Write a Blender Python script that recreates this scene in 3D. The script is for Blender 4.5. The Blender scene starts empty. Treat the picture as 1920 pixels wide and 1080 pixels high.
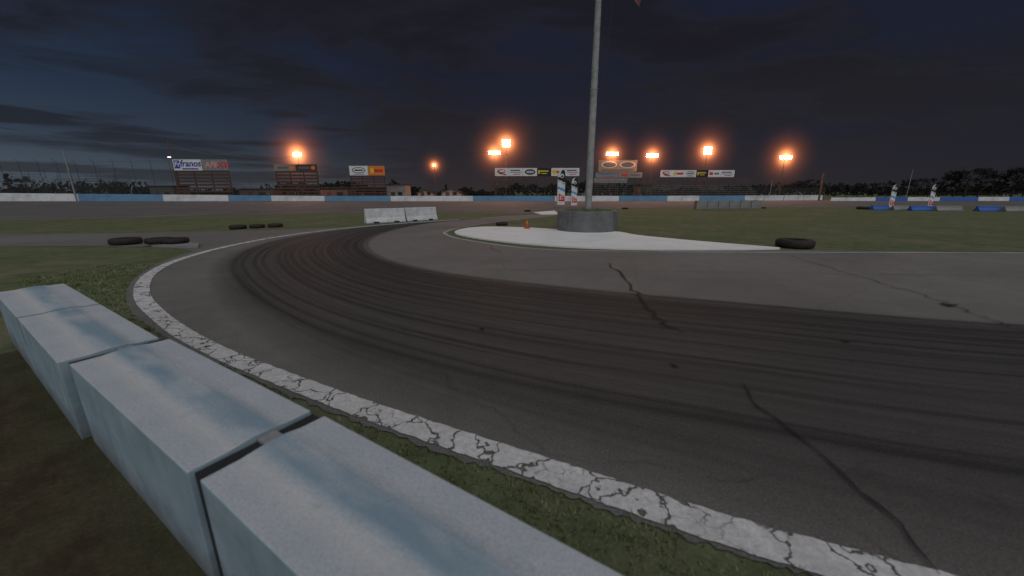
import bpy, math, random
from mathutils import Vector, Matrix
random.seed(7)
S = bpy.context.scene
COL = S.collection
# ------------------------------------------------------------------ helpers back-projecting image pixels to world positions
F, H, HV = 700.0, 1.9, 360.0
P = math.atan((540-HV)/F); cp, sp = math.cos(P), math.sin(P)
def ray(u, v):
    dx=(u-960)/F; dy=(540-v)/F
    return (dx, cp+dy*sp, -sp+dy*cp)
def G(u, v, z=0.0):
    d=ray(u,v); t=(z-H)/d[2]
    return Vector((d[0]*t, d[1]*t, z))
def W(u, v, Y):
    d=ray(u,v); t=Y/d[1]
    return Vector((d[0]*t, Y, H+d[2]*t))
# ------------------------------------------------------------------ materials
def mat(name):
    m=bpy.data.materials.new(name); m.use_nodes=True
    nt=m.node_tree; nt.nodes.clear()
    return m, nt, nt.nodes, nt.links
class N:
    def __init__(s,name):
        s.m,s.nt,s.n,s.l=mat(name)
        s.out=s.n.new('ShaderNodeOutputMaterial')
    def node(s,t,**k):
        x=s.n.new(t)
        for a,b in k.items(): setattr(x,a,b)
        return x
    def coord(s,kind='Object',scale=(1,1,1)):
        tc=s.node('ShaderNodeTexCoord'); mp=s.node('ShaderNodeMapping')
        mp.inputs['Scale'].default_value=scale
        s.l.new(tc.outputs[kind],mp.inputs[0]); return mp.outputs[0]
    def noise(s,vec,scale,detail=4,rough=.55,dist=0):
        x=s.node('ShaderNodeTexNoise'); x.inputs['Scale'].default_value=scale
        x.inputs['Detail'].default_value=detail; x.inputs['Roughness'].default_value=rough
        x.inputs['Distortion'].default_value=dist
        s.l.new(vec,x.inputs['Vector']); return x.outputs[0]
    def ramp(s,fac,stops):
        x=s.node('ShaderNodeValToRGB'); e=x.color_ramp.elements
        while len(e)<len(stops): e.new(0.5)
        for i,(p,c) in enumerate(stops):
            e[i].position=p
            if isinstance(c,(int,float)): c=(c,c,c)
            e[i].color=(c[0],c[1],c[2],1)
        s.l.new(fac,x.inputs[0]); return x.outputs[0]
    def mix(s,fac,a,b,mode='MIX'):
        x=s.node('ShaderNodeMix',data_type='RGBA',blend_type=mode)
        for inp,val in ((x.inputs[0],fac),(x.inputs[6],a),(x.inputs[7],b)):
            if isinstance(val,(int,float)): inp.default_value=val
            elif isinstance(val,tuple): inp.default_value=(val[0],val[1],val[2],1)
            else: s.l.new(val,inp)
        return x.outputs[2]
    def math(s,op,a,b=0.0,c=None,clamp=False):
        x=s.node('ShaderNodeMath',operation=op,use_clamp=clamp)
        for i,val in enumerate((a,b) if c is None else (a,b,c)):
            if isinstance(val,(int,float)): x.inputs[i].default_value=val
            else: s.l.new(val,x.inputs[i])
        return x.outputs[0]
    def bsdf(s,col,rough=.8,bump=None,bstr=.3,bdist=.01,alpha=None,metal=0,spec=.3):
        b=s.node('ShaderNodeBsdfPrincipled')
        if isinstance(col,tuple): b.inputs['Base Color'].default_value=(col[0],col[1],col[2],1)
        else: s.l.new(col,b.inputs['Base Color'])
        if isinstance(rough,(int,float)): b.inputs['Roughness'].default_value=rough
        else: s.l.new(rough,b.inputs['Roughness'])
        b.inputs['Metallic'].default_value=metal
        b.inputs['Specular IOR Level'].default_value=spec
        if bump is not None:
            bp=s.node('ShaderNodeBump'); bp.inputs['Strength'].default_value=bstr
            bp.inputs['Distance'].default_value=bdist
            s.l.new(bump,bp.inputs['Height']); s.l.new(bp.outputs[0],b.inputs['Normal'])
        if alpha is not None: s.l.new(alpha,b.inputs['Alpha'])
        s.l.new(b.outputs[0],s.out.inputs[0]); return s.m
def worn(name,c,var=.25,scale=3,rough=.75,dirt=(.05,.045,.04),dirtamt=.35,metal=0):
    k=N(name); v=k.coord('Object')
    n1=k.noise(v,scale,6,.65); n2=k.noise(v,scale*12,3,.6)
    d=k.ramp(n1,[(.42,0),(.72,dirtamt)])
    c1=k.mix(k.ramp(n2,[(.3,0),(.7,1)]),tuple(x*(1-var) for x in c),tuple(min(1,x*(1+var*.4)) for x in c))
    return k.bsdf(k.mix(d,c1,dirt),rough,n2,.15,.01,metal=metal)
def emis(name,c,st):
    k=N(name); e=k.node('ShaderNodeEmission'); e.inputs[0].default_value=(*c,1); e.inputs[1].default_value=st
    k.l.new(e.outputs[0],k.out.inputs[0]); return k.m

# grass ground
k=N('grass_ground'); v=k.coord('Object')
a=k.noise(v,.35,5,.6); b=k.noise(v,6,5,.7); c=k.noise(v,45,3,.7)
g1=k.mix(k.ramp(b,[(.3,0),(.7,1)]),(.088,.110,.050),(.150,.178,.088))
g2=k.mix(k.ramp(a,[(.42,0),(.64,.8)]),g1,(.19,.180,.115))
g2=k.mix(k.ramp(k.noise(v,1.7,5,.7),[(.38,.55),(.58,0)]),g2,(.058,.070,.034))
g2=k.mix(k.ramp(k.noise(v,.9,6,.75),[(.56,0),(.66,.6)]),g2,(.16,.14,.10))
g3=k.mix(k.ramp(c,[(.3,.6),(.65,0)]),g2,(.045,.054,.027))
g3=k.mix(k.ramp(c,[(.58,0),(.75,.5)]),g3,(.28,.29,.17))
M_GRASS=k.bsdf(g3,.95,c,.35,.02,spec=.1)
# asphalt
def asphalt(name,base):
    k=N(name); v=k.coord('Object')
    big=k.noise(v,.22,5,.6,.4); mid=k.noise(v,2.3,6,.65); fine=k.noise(v,70,3,.8)
    lo=tuple(x*.74 for x in base); hi=tuple(x*1.18 for x in base)
    c1=k.mix(k.ramp(big,[(.3,0),(.7,1)]),lo,hi)
    c2=k.mix(k.ramp(mid,[(.35,.35),(.6,0)]),c1,tuple(x*.6 for x in base))
    c3=k.mix(k.ramp(fine,[(.35,.6),(.5,0)]),c2,tuple(x*.3 for x in base))
    c4=k.mix(k.ramp(fine,[(.56,0),(.70,.5)]),c3,tuple(x*1.9 for x in base))
    vo=k.node('ShaderNodeTexVoronoi',feature='DISTANCE_TO_EDGE'); vo.inputs['Scale'].default_value=.23
    nv=k.node('ShaderNodeVectorMath',operation='ADD'); nn=k.node('ShaderNodeTexNoise'); nn.inputs['Scale'].default_value=.9; nn.inputs['Detail'].default_value=6
    k.l.new(v,nn.inputs['Vector']); k.l.new(nn.outputs[1],nv.inputs[0]); k.l.new(v,nv.inputs[1]); k.l.new(nv.outputs[0],vo.inputs['Vector'])
    cr=k.math('MULTIPLY',k.ramp(vo.outputs[0],[(.0,1),(.006,0)]),k.ramp(mid,[(.45,0),(.6,.5)]))
    c5=k.mix(cr,c4,tuple(x*.3 for x in base))
    return k.bsdf(c5,.85,fine,.4,.007,spec=.25)
M_ASP=asphalt('asphalt_worn',(.170,.160,.148))
M_ASP2=asphalt('asphalt_oval',(.120,.115,.111))
M_ASP3=asphalt('asphalt_access',(.158,.149,.138))
# rubber groove (UV: x metres along, y across 0..1)
def uvmask(name,col,amt,edge,nsx,nsy,lo,hi,rough=.7,stops=None,floor=0.0,col2=None):
    k=N(name); tc=k.node('ShaderNodeTexCoord'); sx=k.node('ShaderNodeSeparateXYZ'); k.l.new(tc.outputs['UV'],sx.inputs[0])
    y=sx.outputs[1]
    if stops: em=k.ramp(y,stops)
    else: em=k.ramp(y,[(0,0),(edge,1),(1-edge,1),(1,0)])
    mp=k.node('ShaderNodeMapping'); mp.inputs['Scale'].default_value=(nsx,nsy,1); k.l.new(tc.outputs['UV'],mp.inputs[0])
    n=k.noise(mp.outputs[0],1,5,.65)
    ov=k.coord('Object'); n2=k.noise(ov,60,3,.75)
    al=k.math('MULTIPLY',em,k.ramp(n,[(lo,floor),(hi,1)]))
    al=k.math('MULTIPLY',al,k.ramp(n2,[(.3,.6),(.55,1)]))
    al=k.math('MULTIPLY',al,amt)
    if col2:
        m1=k.noise(ov,3.2,5,.65); m2=k.noise(ov,26,4,.75)
        cc=k.mix(k.ramp(m1,[(.38,0),(.6,1)]),col,col2); cc=k.mix(k.ramp(m2,[(.35,.6),(.6,0)]),cc,tuple(x*.45 for x in col))
        return k.bsdf(cc,rough,m2,.4,.02,alpha=al,spec=.15)
    return k.bsdf(col,rough,alpha=al,spec=.25)
M_RUB=uvmask('rubbered_asphalt',(.045,.0415,.0385),.77,.1,.03,36,.32,.60,stops=[(0,0),(.14,.72),(.5,.90),(.88,1),(1,0)],floor=.68)
M_SKID=uvmask('skid_rubber',(.020,.0185,.0175),.40,.48,.12,1.5,.3,.6)
M_CRACK=uvmask('crack_fill',(.016,.015,.014),.88,.38,1.8,1.5,.28,.50)
M_DIRT=uvmask('dirt_patch',(.050,.036,.021),.95,.18,.9,4,.3,.6,rough=.95,floor=.62,col2=(.082,.068,.038))
M_THIN=uvmask('faded_line_paint',(.55,.55,.55),.8,.2,.6,2,.3,.55)
# cracked white line
k=N('cracked_line_paint'); v=k.coord('Object')
def vor(k,v,sc,w,dis):
    vo=k.node('ShaderNodeTexVoronoi',feature='DISTANCE_TO_EDGE'); vo.inputs['Scale'].default_value=sc
    nn=k.node('ShaderNodeTexNoise'); nn.inputs['Scale'].default_value=sc*2.2; nn.inputs['Detail'].default_value=5
    sc_=k.node('ShaderNodeVectorMath',operation='SCALE'); sc_.inputs[3].default_value=dis
    ad=k.node('ShaderNodeVectorMath',operation='ADD')
    k.l.new(v,nn.inputs['Vector']); k.l.new(nn.outputs[1],sc_.inputs[0]); k.l.new(v,ad.inputs[0]); k.l.new(sc_.outputs[0],ad.inputs[1]); k.l.new(ad.outputs[0],vo.inputs['Vector'])
    return k.ramp(vo.outputs[0],[(0,1),(w*.5,.9),(w,0)])
c1=vor(k,v,2.9,.034,.32); c2=vor(k,v,7,.03,.12)
msk=k.ramp(k.noise(v,1.3,3,.6),[(.54,0),(.62,.7)]); m1=k.ramp(k.noise(v,2.1,3,.6),[(.33,.25),(.46,1)])
cr=k.math('MAXIMUM',k.math('MULTIPLY',c1,m1),k.math('MULTIPLY',c2,msk))
n=k.noise(v,28,5,.75); n2=k.noise(v,4,4,.6)
base=k.mix(k.ramp(n,[(.35,0),(.62,1)]),(.43,.43,.42),(.66,.66,.65))
base=k.mix(k.ramp(n2,[(.4,.35),(.65,0)]),base,(.34,.33,.32))
chip=k.ramp(k.noise(v,42,4,.8),[(.62,0),(.70,.6)])
al=k.math('SUBTRACT',1.0,k.math('MAXIMUM',k.math('MULTIPLY',cr,.5),chip),clamp=True)
base=k.mix(k.math('MULTIPLY',cr,.85),base,(.055,.051,.048))
M_LINE=k.bsdf(base,.7,n,.3,.004,alpha=al)
# white island
k=N('island_paint'); v=k.coord('Object'); n=k.noise(v,.9,6,.65); n2=k.noise(v,22,4,.7)
b_=k.mix(k.ramp(n,[(.35,.3),(.6,0)]),(.74,.73,.71),(.44,.43,.41)); b_=k.mix(k.ramp(n2,[(.35,.4),(.6,0)]),b_,(.50,.49,.47))
M_ISL=k.bsdf(b_,.8,n2,.2,.01)
# barrier paint
k=N('barrier_paint'); v=k.coord('Object'); sx=k.node('ShaderNodeSeparateXYZ'); k.l.new(v,sx.inputs[0])
oi=k.node('ShaderNodeObjectInfo'); off=k.math('MULTIPLY',oi.outputs['Random'],20.0)
cb=k.node('ShaderNodeCombineXYZ'); k.l.new(k.math('ADD',k.math('MULTIPLY',sx.outputs[0],1.1),off),cb.inputs[0]); k.l.new(k.math('MULTIPLY',sx.outputs[1],3.0),cb.inputs[1])
ns=k.noise(cb.outputs[0],1.2,3,.5)
wy=k.math('ADD',k.math('MULTIPLY',sx.outputs[1],1.0),k.math('MULTIPLY_ADD',ns,.08,.46))
band=k.ramp(wy,[(.36,0),(.43,1),(.53,1),(.58,0)])
light=k.ramp(wy,[(.56,0),(.61,.8),(.64,.8),(.70,0)])
blue=k.math('MULTIPLY',band,k.ramp(ns,[(.38,0.15),(.56,.80)]))
n=k.noise(v,75,4,.85); n2=k.noise(v,3.5,6,.6); n3=k.noise(v,14,5,.75)
b_=k.mix(k.ramp(n,[(.38,0),(.60,1)]),(.33,.355,.38),(.48,.505,.53))
b_=k.mix(k.ramp(n2,[(.38,.3),(.62,0)]),b_,(.27,.32,.355)); b_=k.mix(blue,b_,(.155,.25,.315)); b_=k.mix(k.math('MULTIPLY',light,.45),b_,(.54,.51,.48))
b_=k.mix(k.ramp(n3,[(.56,0),(.72,.4)]),b_,(.24,.235,.22))
b_=k.mix(k.ramp(k.noise(v,33,3,.8),[(.64,0),(.72,.6)]),b_,(.16,.16,.155))
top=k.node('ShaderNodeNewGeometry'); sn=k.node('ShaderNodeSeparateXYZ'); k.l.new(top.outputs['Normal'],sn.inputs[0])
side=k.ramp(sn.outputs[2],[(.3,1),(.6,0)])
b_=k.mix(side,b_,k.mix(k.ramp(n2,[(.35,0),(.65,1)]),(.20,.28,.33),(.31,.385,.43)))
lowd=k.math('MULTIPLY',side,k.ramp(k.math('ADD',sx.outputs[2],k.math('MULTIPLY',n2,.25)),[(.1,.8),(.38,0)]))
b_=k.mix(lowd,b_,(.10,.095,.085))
M_BARR=k.bsdf(b_,.8,n,.35,.005)
M_WHITE=worn('white_wall_paint',(.66,.67,.68),.15,.5,dirtamt=.35)
M_BLUE=worn('blue_wall_paint',(.13,.27,.42),.15,.5,dirtamt=.3)
M_BLUE2=worn('deep_blue_paint',(.04,.12,.40),.15,1,dirtamt=.2)
M_CONC=worn('raw_concrete',(.17,.175,.18),.35,1.6,dirtamt=.6)
M_CONCL=worn('pale_concrete',(.235,.235,.23),.2,1.2,dirtamt=.4)
M_BUILD=worn('building_cladding',(.085,.083,.082),.2,.8,dirtamt=.4)
M_JERS=worn('jersey_white',(.62,.62,.62),.15,2.5,dirtamt=.4)
M_STEEL=worn('galvanised_steel',(.26,.27,.27),.15,4,rough=.5,metal=.3,dirtamt=.3)
M_POLE=worn('weathered_pole_paint',(.33,.33,.32),.3,3,rough=.7,dirtamt=.5)
M_DSTEEL=worn('dark_steel',(.05,.05,.05),.2,4,rough=.6,metal=.2)
M_WOOD=worn('dark_red_plank',(.085,.045,.035),.3,2)
M_TIMB=worn('timber_pole',(.10,.075,.055),.3,3)
M_ALU=worn('weathered_bench_plank',(.15,.145,.14),.2,2)
M_TYRE=worn('tyre_rubber',(.024,.019,.016),.3,5,dirt=(.06,.04,.028),dirtamt=.5)
M_ORANGE=worn('orange_plastic',(.42,.075,.03),.1,6,dirtamt=.2)
M_PW=worn('panel_white',(.66,.66,.64),.06,1,dirtamt=.15)
M_PB=worn('panel_black',(.02,.02,.022),.06,1,dirtamt=.1)
M_PN=worn('ink_navy',(.04,.05,.32),.05,1,dirtamt=0)
M_PR=worn('ink_red',(.60,.03,.03),.05,1,dirtamt=0)
M_PRL=worn('ink_faded_red',(.62,.30,.27),.05,1,dirtamt=0)
M_PY=worn('ink_yellow',(.65,.50,.04),.05,1,dirtamt=0)
M_PO=worn('ink_orange',(.60,.20,.04),.05,1,dirtamt=.1)
M_PG=worn('ink_grey',(.12,.12,.13),.05,1,dirtamt=.1)
M_PT=worn('ink_tan',(.26,.20,.15),.05,1,dirtamt=.2)
M_LBLUE=worn('ink_blue',(.10,.28,.55),.05,1,dirtamt=0)
M_LAMP=emis('flood_lens',(1,.50,.26),70)
M_LAMPR=emis('red_lens',(1,.10,.04),22)
M_LAMPW=emis('white_lens',(.8,.85,1),3)
M_BARK=worn('bark',(.03,.025,.02),.3,3)
k=N('dark_foliage'); v=k.coord('Object'); n=k.noise(v,1.2,4)
M_LEAF=k.bsdf(k.mix(k.ramp(n,[(.35,0),(.65,1)]),(.014,.016,.013),(.024,.026,.020)),.95,spec=.05)
k=N('grass_blade'); v=k.coord('Object'); n=k.noise(v,3,4)
M_BLADE=k.bsdf(k.mix(k.ramp(n,[(.35,0),(.65,1)]),(.085,.115,.045),(.24,.26,.14)),.9,spec=.1)
# chain-link alpha
k=N('chain_link'); tc=k.node('ShaderNodeTexCoord'); sx=k.node('ShaderNodeSeparateXYZ'); k.l.new(tc.outputs['Object'],sx.inputs[0])
def tri(val): 
    fr=k.math('FRACT',val); return k.math('LESS_THAN',fr,.07)
p1=k.math('MULTIPLY',k.math('ADD',sx.outputs[0],sx.outputs[2]),3.0); p2=k.math('MULTIPLY',k.math('SUBTRACT',sx.outputs[0],sx.outputs[2]),3.0)
al=k.math('MAXIMUM',tri(p1),tri(p2))
M_LINK=k.bsdf((.10,.105,.11),.6,alpha=al)
# ------------------------------------------------------------------ mesh builder
class MB:
    def __init__(s): s.v=[];s.f=[];s.m=[];s.uv=[]
    def add(s,vs,fs,m=0):
        o=len(s.v); s.v+= [tuple(x) for x in vs]
        for f in fs: s.f.append([o+i for i in f]); s.m.append(m)
    def box(s,c,d,m=0,rot=0,ry=0):
        x,y,z=d[0]/2,d[1]/2,d[2]/2; R=Matrix.Rotation(rot,3,'Z')@Matrix.Rotation(ry,3,'Y')
        vs=[R@Vector((a*x,b*y,e*z))+Vector(c) for e in(-1,1) for a,b in((-1,-1),(1,-1),(1,1),(-1,1))]
        s.add(vs,[(3,2,1,0),(4,5,6,7),(0,1,5,4),(1,2,6,5),(2,3,7,6),(3,0,4,7)],m)
    def cyl(s,p,q,r1,r2=None,n=8,m=0):
        r2=r1 if r2 is None else r2; p=Vector(p);q=Vector(q); d=(q-p).normalized()
        a=d.orthogonal().normalized(); b=d.cross(a)
        vs=[]
        for c,r in((p,r1),(q,r2)):
            for i in range(n):
                t=2*math.pi*i/n; vs.append(c+(a*math.cos(t)+b*math.sin(t))*r)
        fs=[(i,(i+1)%n,n+(i+1)%n,n+i) for i in range(n)]+[tuple(range(n))[::-1],tuple(range(n,2*n))]
        s.add(vs,fs,m)
    def prism(s,prof,y0,y1,m=0,axis='Y'):
        n=len(prof); vs=[]
        for y in(y0,y1):
            for a,z in prof: vs.append((a,y,z) if axis=='Y' else (y,a,z))
        fs=[(i,(i+1)%n,n+(i+1)%n,n+i) for i in range(n)]+[tuple(range(n))[::-1],tuple(range(n,2*n))]
        s.add(vs,fs,m)
    def ell(s,c,rx,rz,m=0,n=20,y=0):
        vs=[(c[0]+rx*math.cos(2*math.pi*i/n),c[1],c[2]+rz*math.sin(2*math.pi*i/n)) for i in range(n)]
        s.add(vs,[tuple(range(n))],m)
    def obj(s,name,mats,parent=None,loc=(0,0,0),rot=0,smooth=False,bevel=0,fix=True):
        me=bpy.data.meshes.new(name); me.from_pydata(s.v,[],s.f)
        if not isinstance(mats,(list,tuple)): mats=[mats]
        for q in mats: me.materials.append(q)
        for i,p in enumerate(me.polygons): p.material_index=s.m[i]; p.use_smooth=smooth
        if fix:
            import bmesh
            bm=bmesh.new(); bm.from_mesh(me); bmesh.ops.recalc_face_normals(bm,faces=bm.faces); bm.to_mesh(me); bm.free()
        o=bpy.data.objects.new(name,me); COL.objects.link(o); o.location=loc; o.rotation_euler=(0,0,rot)
        if parent: o.parent=parent
        if bevel:
            b=o.modifiers.new('Bevel','BEVEL'); b.width=bevel; b.segments=2; b.limit_method='ANGLE'
        return o
def tag(o,label=None,cat=None,group=None,kind=None):
    if label:o['label']=label
    if cat:o['category']=cat
    if group:o['group']=group
    if kind:o['kind']=kind
    return o
def empty(name,loc,rot=0):
    o=bpy.data.objects.new(name,None); o.empty_display_size=.3; COL.objects.link(o); o.location=loc; o.rotation_euler=(0,0,rot); return o
def clone(root,loc,rot=None):
    n=root.copy(); COL.objects.link(n); n.location=loc
    if rot is not None: n.rotation_euler=(0,0,rot)
    def rec(a,b):
        for c in a.children:
            d=c.copy(); COL.objects.link(d); d.parent=b; rec(c,d)
    rec(root,n); return n
def text(name,body,size,loc,m,parent,sx=1,shear=0,ang=0):
    cu=bpy.data.curves.new(name,'FONT'); cu.body=body; cu.size=size; cu.align_x='CENTER'; cu.align_y='CENTER'; cu.shear=shear; cu.extrude=.01; cu.offset=size*.02
    t=bpy.data.objects.new('tmp',cu); COL.objects.link(t)
    bpy.context.view_layer.update()
    me=bpy.data.meshes.new_from_object(t.evaluated_get(bpy.context.evaluated_depsgraph_get()))
    bpy.data.objects.remove(t)
    me.materials.clear(); me.materials.append(m)
    o=bpy.data.objects.new(name,me); COL.objects.link(o); o.parent=parent; o.location=loc; o.rotation_euler=(math.pi/2,0,0)
    if ang: o.rotation_euler=(math.pi/2,-ang,0)
    o.scale=(sx,1,1); return o
# ------------------------------------------------------------------ ground sheets
def cat(pts,n=160):
    pts=[Vector((p[0],p[1])) for p in pts]
    q=[pts[0]*2-pts[1]]+pts+[pts[-1]*2-pts[-2]]; out=[]
    for i in range(1,len(q)-2):
        for j in range(12):
            t=j/12; a,b,c,d=q[i-1],q[i],q[i+1],q[i+2]
            out.append(.5*((2*b)+(c-a)*t+(2*a-5*b+4*c-d)*t*t+(3*b-a-3*c+d)*t**3))
    out.append(pts[-1])
    L=[0]
    for i in range(1,len(out)): L.append(L[-1]+(out[i]-out[i-1]).length)
    return out,L
def gp(px): return [G(u,v) for u,v in px]
def sheet(name,pts,z,m):
    b=MB(); b.add([(p[0],p[1],z) for p in pts],[tuple(range(len(pts)))])
    import bmesh
    o=b.obj(name,m,fix=False); me=o.data
    bm=bmesh.new(); bm.from_mesh(me); bmesh.ops.triangulate(bm,faces=bm.faces)
    for f in bm.faces:
        if f.normal.z<0: f.normal_flip()
    bm.to_mesh(me); bm.free()
    return tag(o,kind='structure')
def strips(name,items,m,kind='structure'):
    """items: list of (leftpts,rightpts,lengths,z)"""
    vs=[];fs=[];uv=[]
    for L,R,D,z in items:
        o=len(vs)
        for a,b,d in zip(L,R,D): vs+=[(a[0],a[1],z),(b[0],b[1],z)]; uv+=[(d,0),(d,1)]
        for i in range(len(L)-1): fs.append((o+2*i,o+2*i+1,o+2*i+3,o+2*i+2))
    me=bpy.data.meshes.new(name); me.from_pydata(vs,[],fs); me.materials.append(m)
    u=me.uv_layers.new(name='UVMap')
    for lp in me.loops: u.data[lp.index].uv=uv[lp.vertex_index]
    if me.polygons and sum(p.normal.z for p in me.polygons)<0: me.flip_normals()
    o=bpy.data.objects.new(name,me); COL.objects.link(o); o['kind']=kind; return o
def ribbon(pts,w,z,off=0,dense=True):
    if dense: P_,L=cat(pts)
    else:
        P_=[Vector((p[0],p[1])) for p in pts]; L=[0]
        for i in range(1,len(P_)): L.append(L[-1]+(P_[i]-P_[i-1]).length)
    A=[];B=[]
    for i,p in enumerate(P_):
        d=(P_[min(i+1,len(P_)-1)]-P_[max(i-1,0)]).normalized(); nrm=Vector((-d.y,d.x))
        ww=w(i/(len(P_)-1),L[i]) if callable(w) else w
        A.append(p+nrm*(ww/2)); B.append(p-nrm*(ww/2))
    return (A,B,[l+off for l in L],z)
def resample(pts,n):
    P_,L=cat(pts); out=[]; j=0
    return [P_[min(len(P_)-1,int(round(i/(n-1)*(len(P_)-1))))] for i in range(n)]

b=MB(); R_=2500
b.add([(-R_,-R_,0),(R_,-R_,0),(R_,R_,0),(-R_,R_,0)],[(0,1,2,3)])
tag(b.obj('ground',M_GRASS),kind='structure')
outer_px=[(1040,401),(960,404.5),(900,408.5),(830,413),(760,417.5),(680,424),(600,431),(520,440),(440,453),(370,470),(310,489),(262,515),(238,545),(242,580),(285,619),(348,656),(438,698),(560,751),(698,804),(850,859),(1000,910),(1130,957),(1290,1013),(1450,1063),(1620,1109),(1900,1186),(2300,1292)]
inner_px=[(2900,482),(2300,477),(1920,474.5),(1500,470),(1200,470),(1000,466),(880,450),(842,440),(848,432),(880,424.5),(930,417),(985,411),(1040,404.5)]
outer_g=[p for p in cat(gp(outer_px))[0]]
R3=random.Random(3)
# ragged crumbling edge where turf creeps over the asphalt
o2=[]
for i,(p,q) in enumerate(zip(outer_g,outer_g[1:])):
    L_=(q-p).length; dd=(q-p).normalized(); nn_=Vector((-dd.y,dd.x)); m_=max(1,int(L_/.12)) if p.y<8 else 1
    for j in range(m_): o2.append(p.lerp(q,j/m_)+nn_*(R3.uniform(-.02,.025) if p.y<8 else 0))
o2.append(outer_g[-1])
asp_poly=o2+[Vector((60,-3)),Vector((60,6))]+[p for p in cat(gp(inner_px))[0]]
sheet('track_road',asp_poly,.012,M_ASP)
oval=[G(-900,381),G(0,376.2),G(960,376.2),G(1500,375),G(2600,374),G(2900,383.5),G(1950,388),G(1560,388),G(1250,389),G(1100,392),G(1050,399),G(985,400),G(850,398),G(680,400),(G(400,404)),(G(200,409)),(G(0,413)),(G(-600,428))]
sheet('oval_road',oval,.004,M_ASP2)
acc=[G(-700,450),G(0,439.5),G(250,437),G(420,434),G(540,430.5),G(640,426),G(640,432),G(520,446),G(440,458),G(370,474),G(345,468),G(300,463),G(150,462),G(0,463),G(-700,482)]
sheet('access_road',acc,.008,M_ASP3)
# rubber groove
N_=220
out_l=resample(gp([(900,409.5),(840,413.5),(740,420.5),(620,433),(520,448),(436,471),(390,500),(385,532),(408,576),(466,632),(568,698),(728,775),(935,858),(1140,932),(1400,1020),(1920,1190),(2600,1390)]),N_)
inn_l=resample(gp([(905,410),(870,413),(800,420),(735,434),(700,450),(697,466),(728,485),(800,503),(900,518),(1100,540),(1400,566),(1920,606),(2900,640)]),N_)
D=[0]
for i in range(1,N_): D.append(D[-1]+((out_l[i]+inn_l[i])/2-(out_l[i-1]+inn_l[i-1])/2).length)
strips('rubber_groove',[(out_l,inn_l,D,.016)],M_RUB)
items=[]; z=.018
for s0,s1,w,a,b_ in [(.06,.24,.28,.08,1),(.09,.28,.14,.1,1),(.16,.34,.15,.1,.8),(.20,.38,.12,.12,1),(.28,.46,.15,.16,1),(.33,.49,.11,.2,1),(.37,.54,.14,.2,.7),(.42,.58,.10,.2,1),(.47,.62,.15,.14,.8),(.52,.66,.12,.2,1),(.57,.68,.1,.25,1),(.62,.72,.15,.1,1),(.66,.76,.12,.18,1),(.70,.79,.1,.2,1),(.74,.80,.15,.1,1),(.77,.82,.1,.15,1),(.80,.85,.13,.12,1),(.84,.88,.16,.1,1),(.87,.90,.11,.3,1),(.88,.915,.14,.08,1),(.93,.94,.16,.1,1),(.96,.97,.14,.1,1),(.9,.955,.13,.3,1)]:
    pts=[]; i0,i1=int(a*(N_-1)),int(b_*(N_-1))
    ph=random.random()*6
    for i in range(i0,i1+1,6):
        t=i/(N_-1); s=s0+(s1-s0)*t+.008*math.sin(t*7+ph)
        pts.append(out_l[i].lerp(inn_l[i],s))
    if len(pts)>3: items.append(ribbon(pts,(lambda t,l,w=w,e=b_:w*min(1,.02+5*t,(.02+4*(1.0-t)) if e<1 else 1)),z,off=random.random()*90)); z+=.0005
strips('skid_marks',items,M_SKID)
# cracks
def jag(px,n=14,amp=.05):
    P_,L=cat(gp(px)); T=L[-1]; out=[]
    cnt=max(8,int(T/.16))
    for i in range(cnt+1):
        p=P_[int(i/cnt*(len(P_)-1))]
        out.append(p+Vector((random.uniform(-amp,amp),random.uniform(-amp,amp))))
    return out
cr=[]; z=.032
for px,w,am in [([(1135,492),(1155,508),(1187,545),(1205,560),(1225,592),(1250,612),(1275,626)],.105,.07),
              ([(1390,722),(1402,742),(1418,765),(1452,785),(1500,826),(1560,872),(1610,925),(1660,962),(1700,1012),(1755,1080)],.052,.020),
              ([(1480,480),(1560,505),(1660,535),(1760,566),(1850,600),(1960,640)],.05,.07),
              ([(700,509),(1000,508),(1300,512),(1600,516),(2000,520)],.03,.03),
              ([(1765,570),(1778,576),(1795,574)],.2,.02),([(900,618),(908,622)],.1,.02),([(1572,640),(1590,646)],.09,.02),
              ([(1255,686),(1268,692)],.08,.02),([(920,462),(925,470),(945,475)],.06,.05)]:
    cr.append(ribbon(jag(px,amp=am),lambda t,l,w=w:w*(.5+.5*math.sin(l*9)**2)*min(1,.25+6*t*(1-t)),z,dense=False)); z+=.0005
strips('asphalt_cracks',cr,M_CRACK)
# boundary line
line_px=[(860,412.5),(760,419),(680,425.5),(600,434),(520,445),(440,460),(375,476),(320,494),(285,513),(270,530),(266,548),(273,568),(300,595),(345,628),(420,667),(500,700),(600,739),(700,776),(850,827),(1000,877),(1130,921),(1290,975),(1450,1025),(1600,1066),(1760,1110),(2000,1172),(2500,1297)]
strips('boundary_line',[ribbon(gp(line_px),lambda t,l:.218+.018*math.sin(l*.35)**2+.008*math.sin(l*23)+.006*math.sin(l*57),.022)],M_LINE)
strips('faded_lines',[ribbon(gp([(1040,404.5),(985,410.5),(930,416.5),(880,424.5),(842,433),(836,440),(875,451),(1000,467),(1200,472.5),(1500,474.5),(1920,475.5),(2600,479)]),.16,.024),
    ribbon(gp([(-300,422),(0,413.5),(200,408),(390,403)]),.22,.0245),ribbon(gp([(0,391),(300,389),(700,387),(1100,386)]),.15,.0248)],M_THIN)
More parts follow.
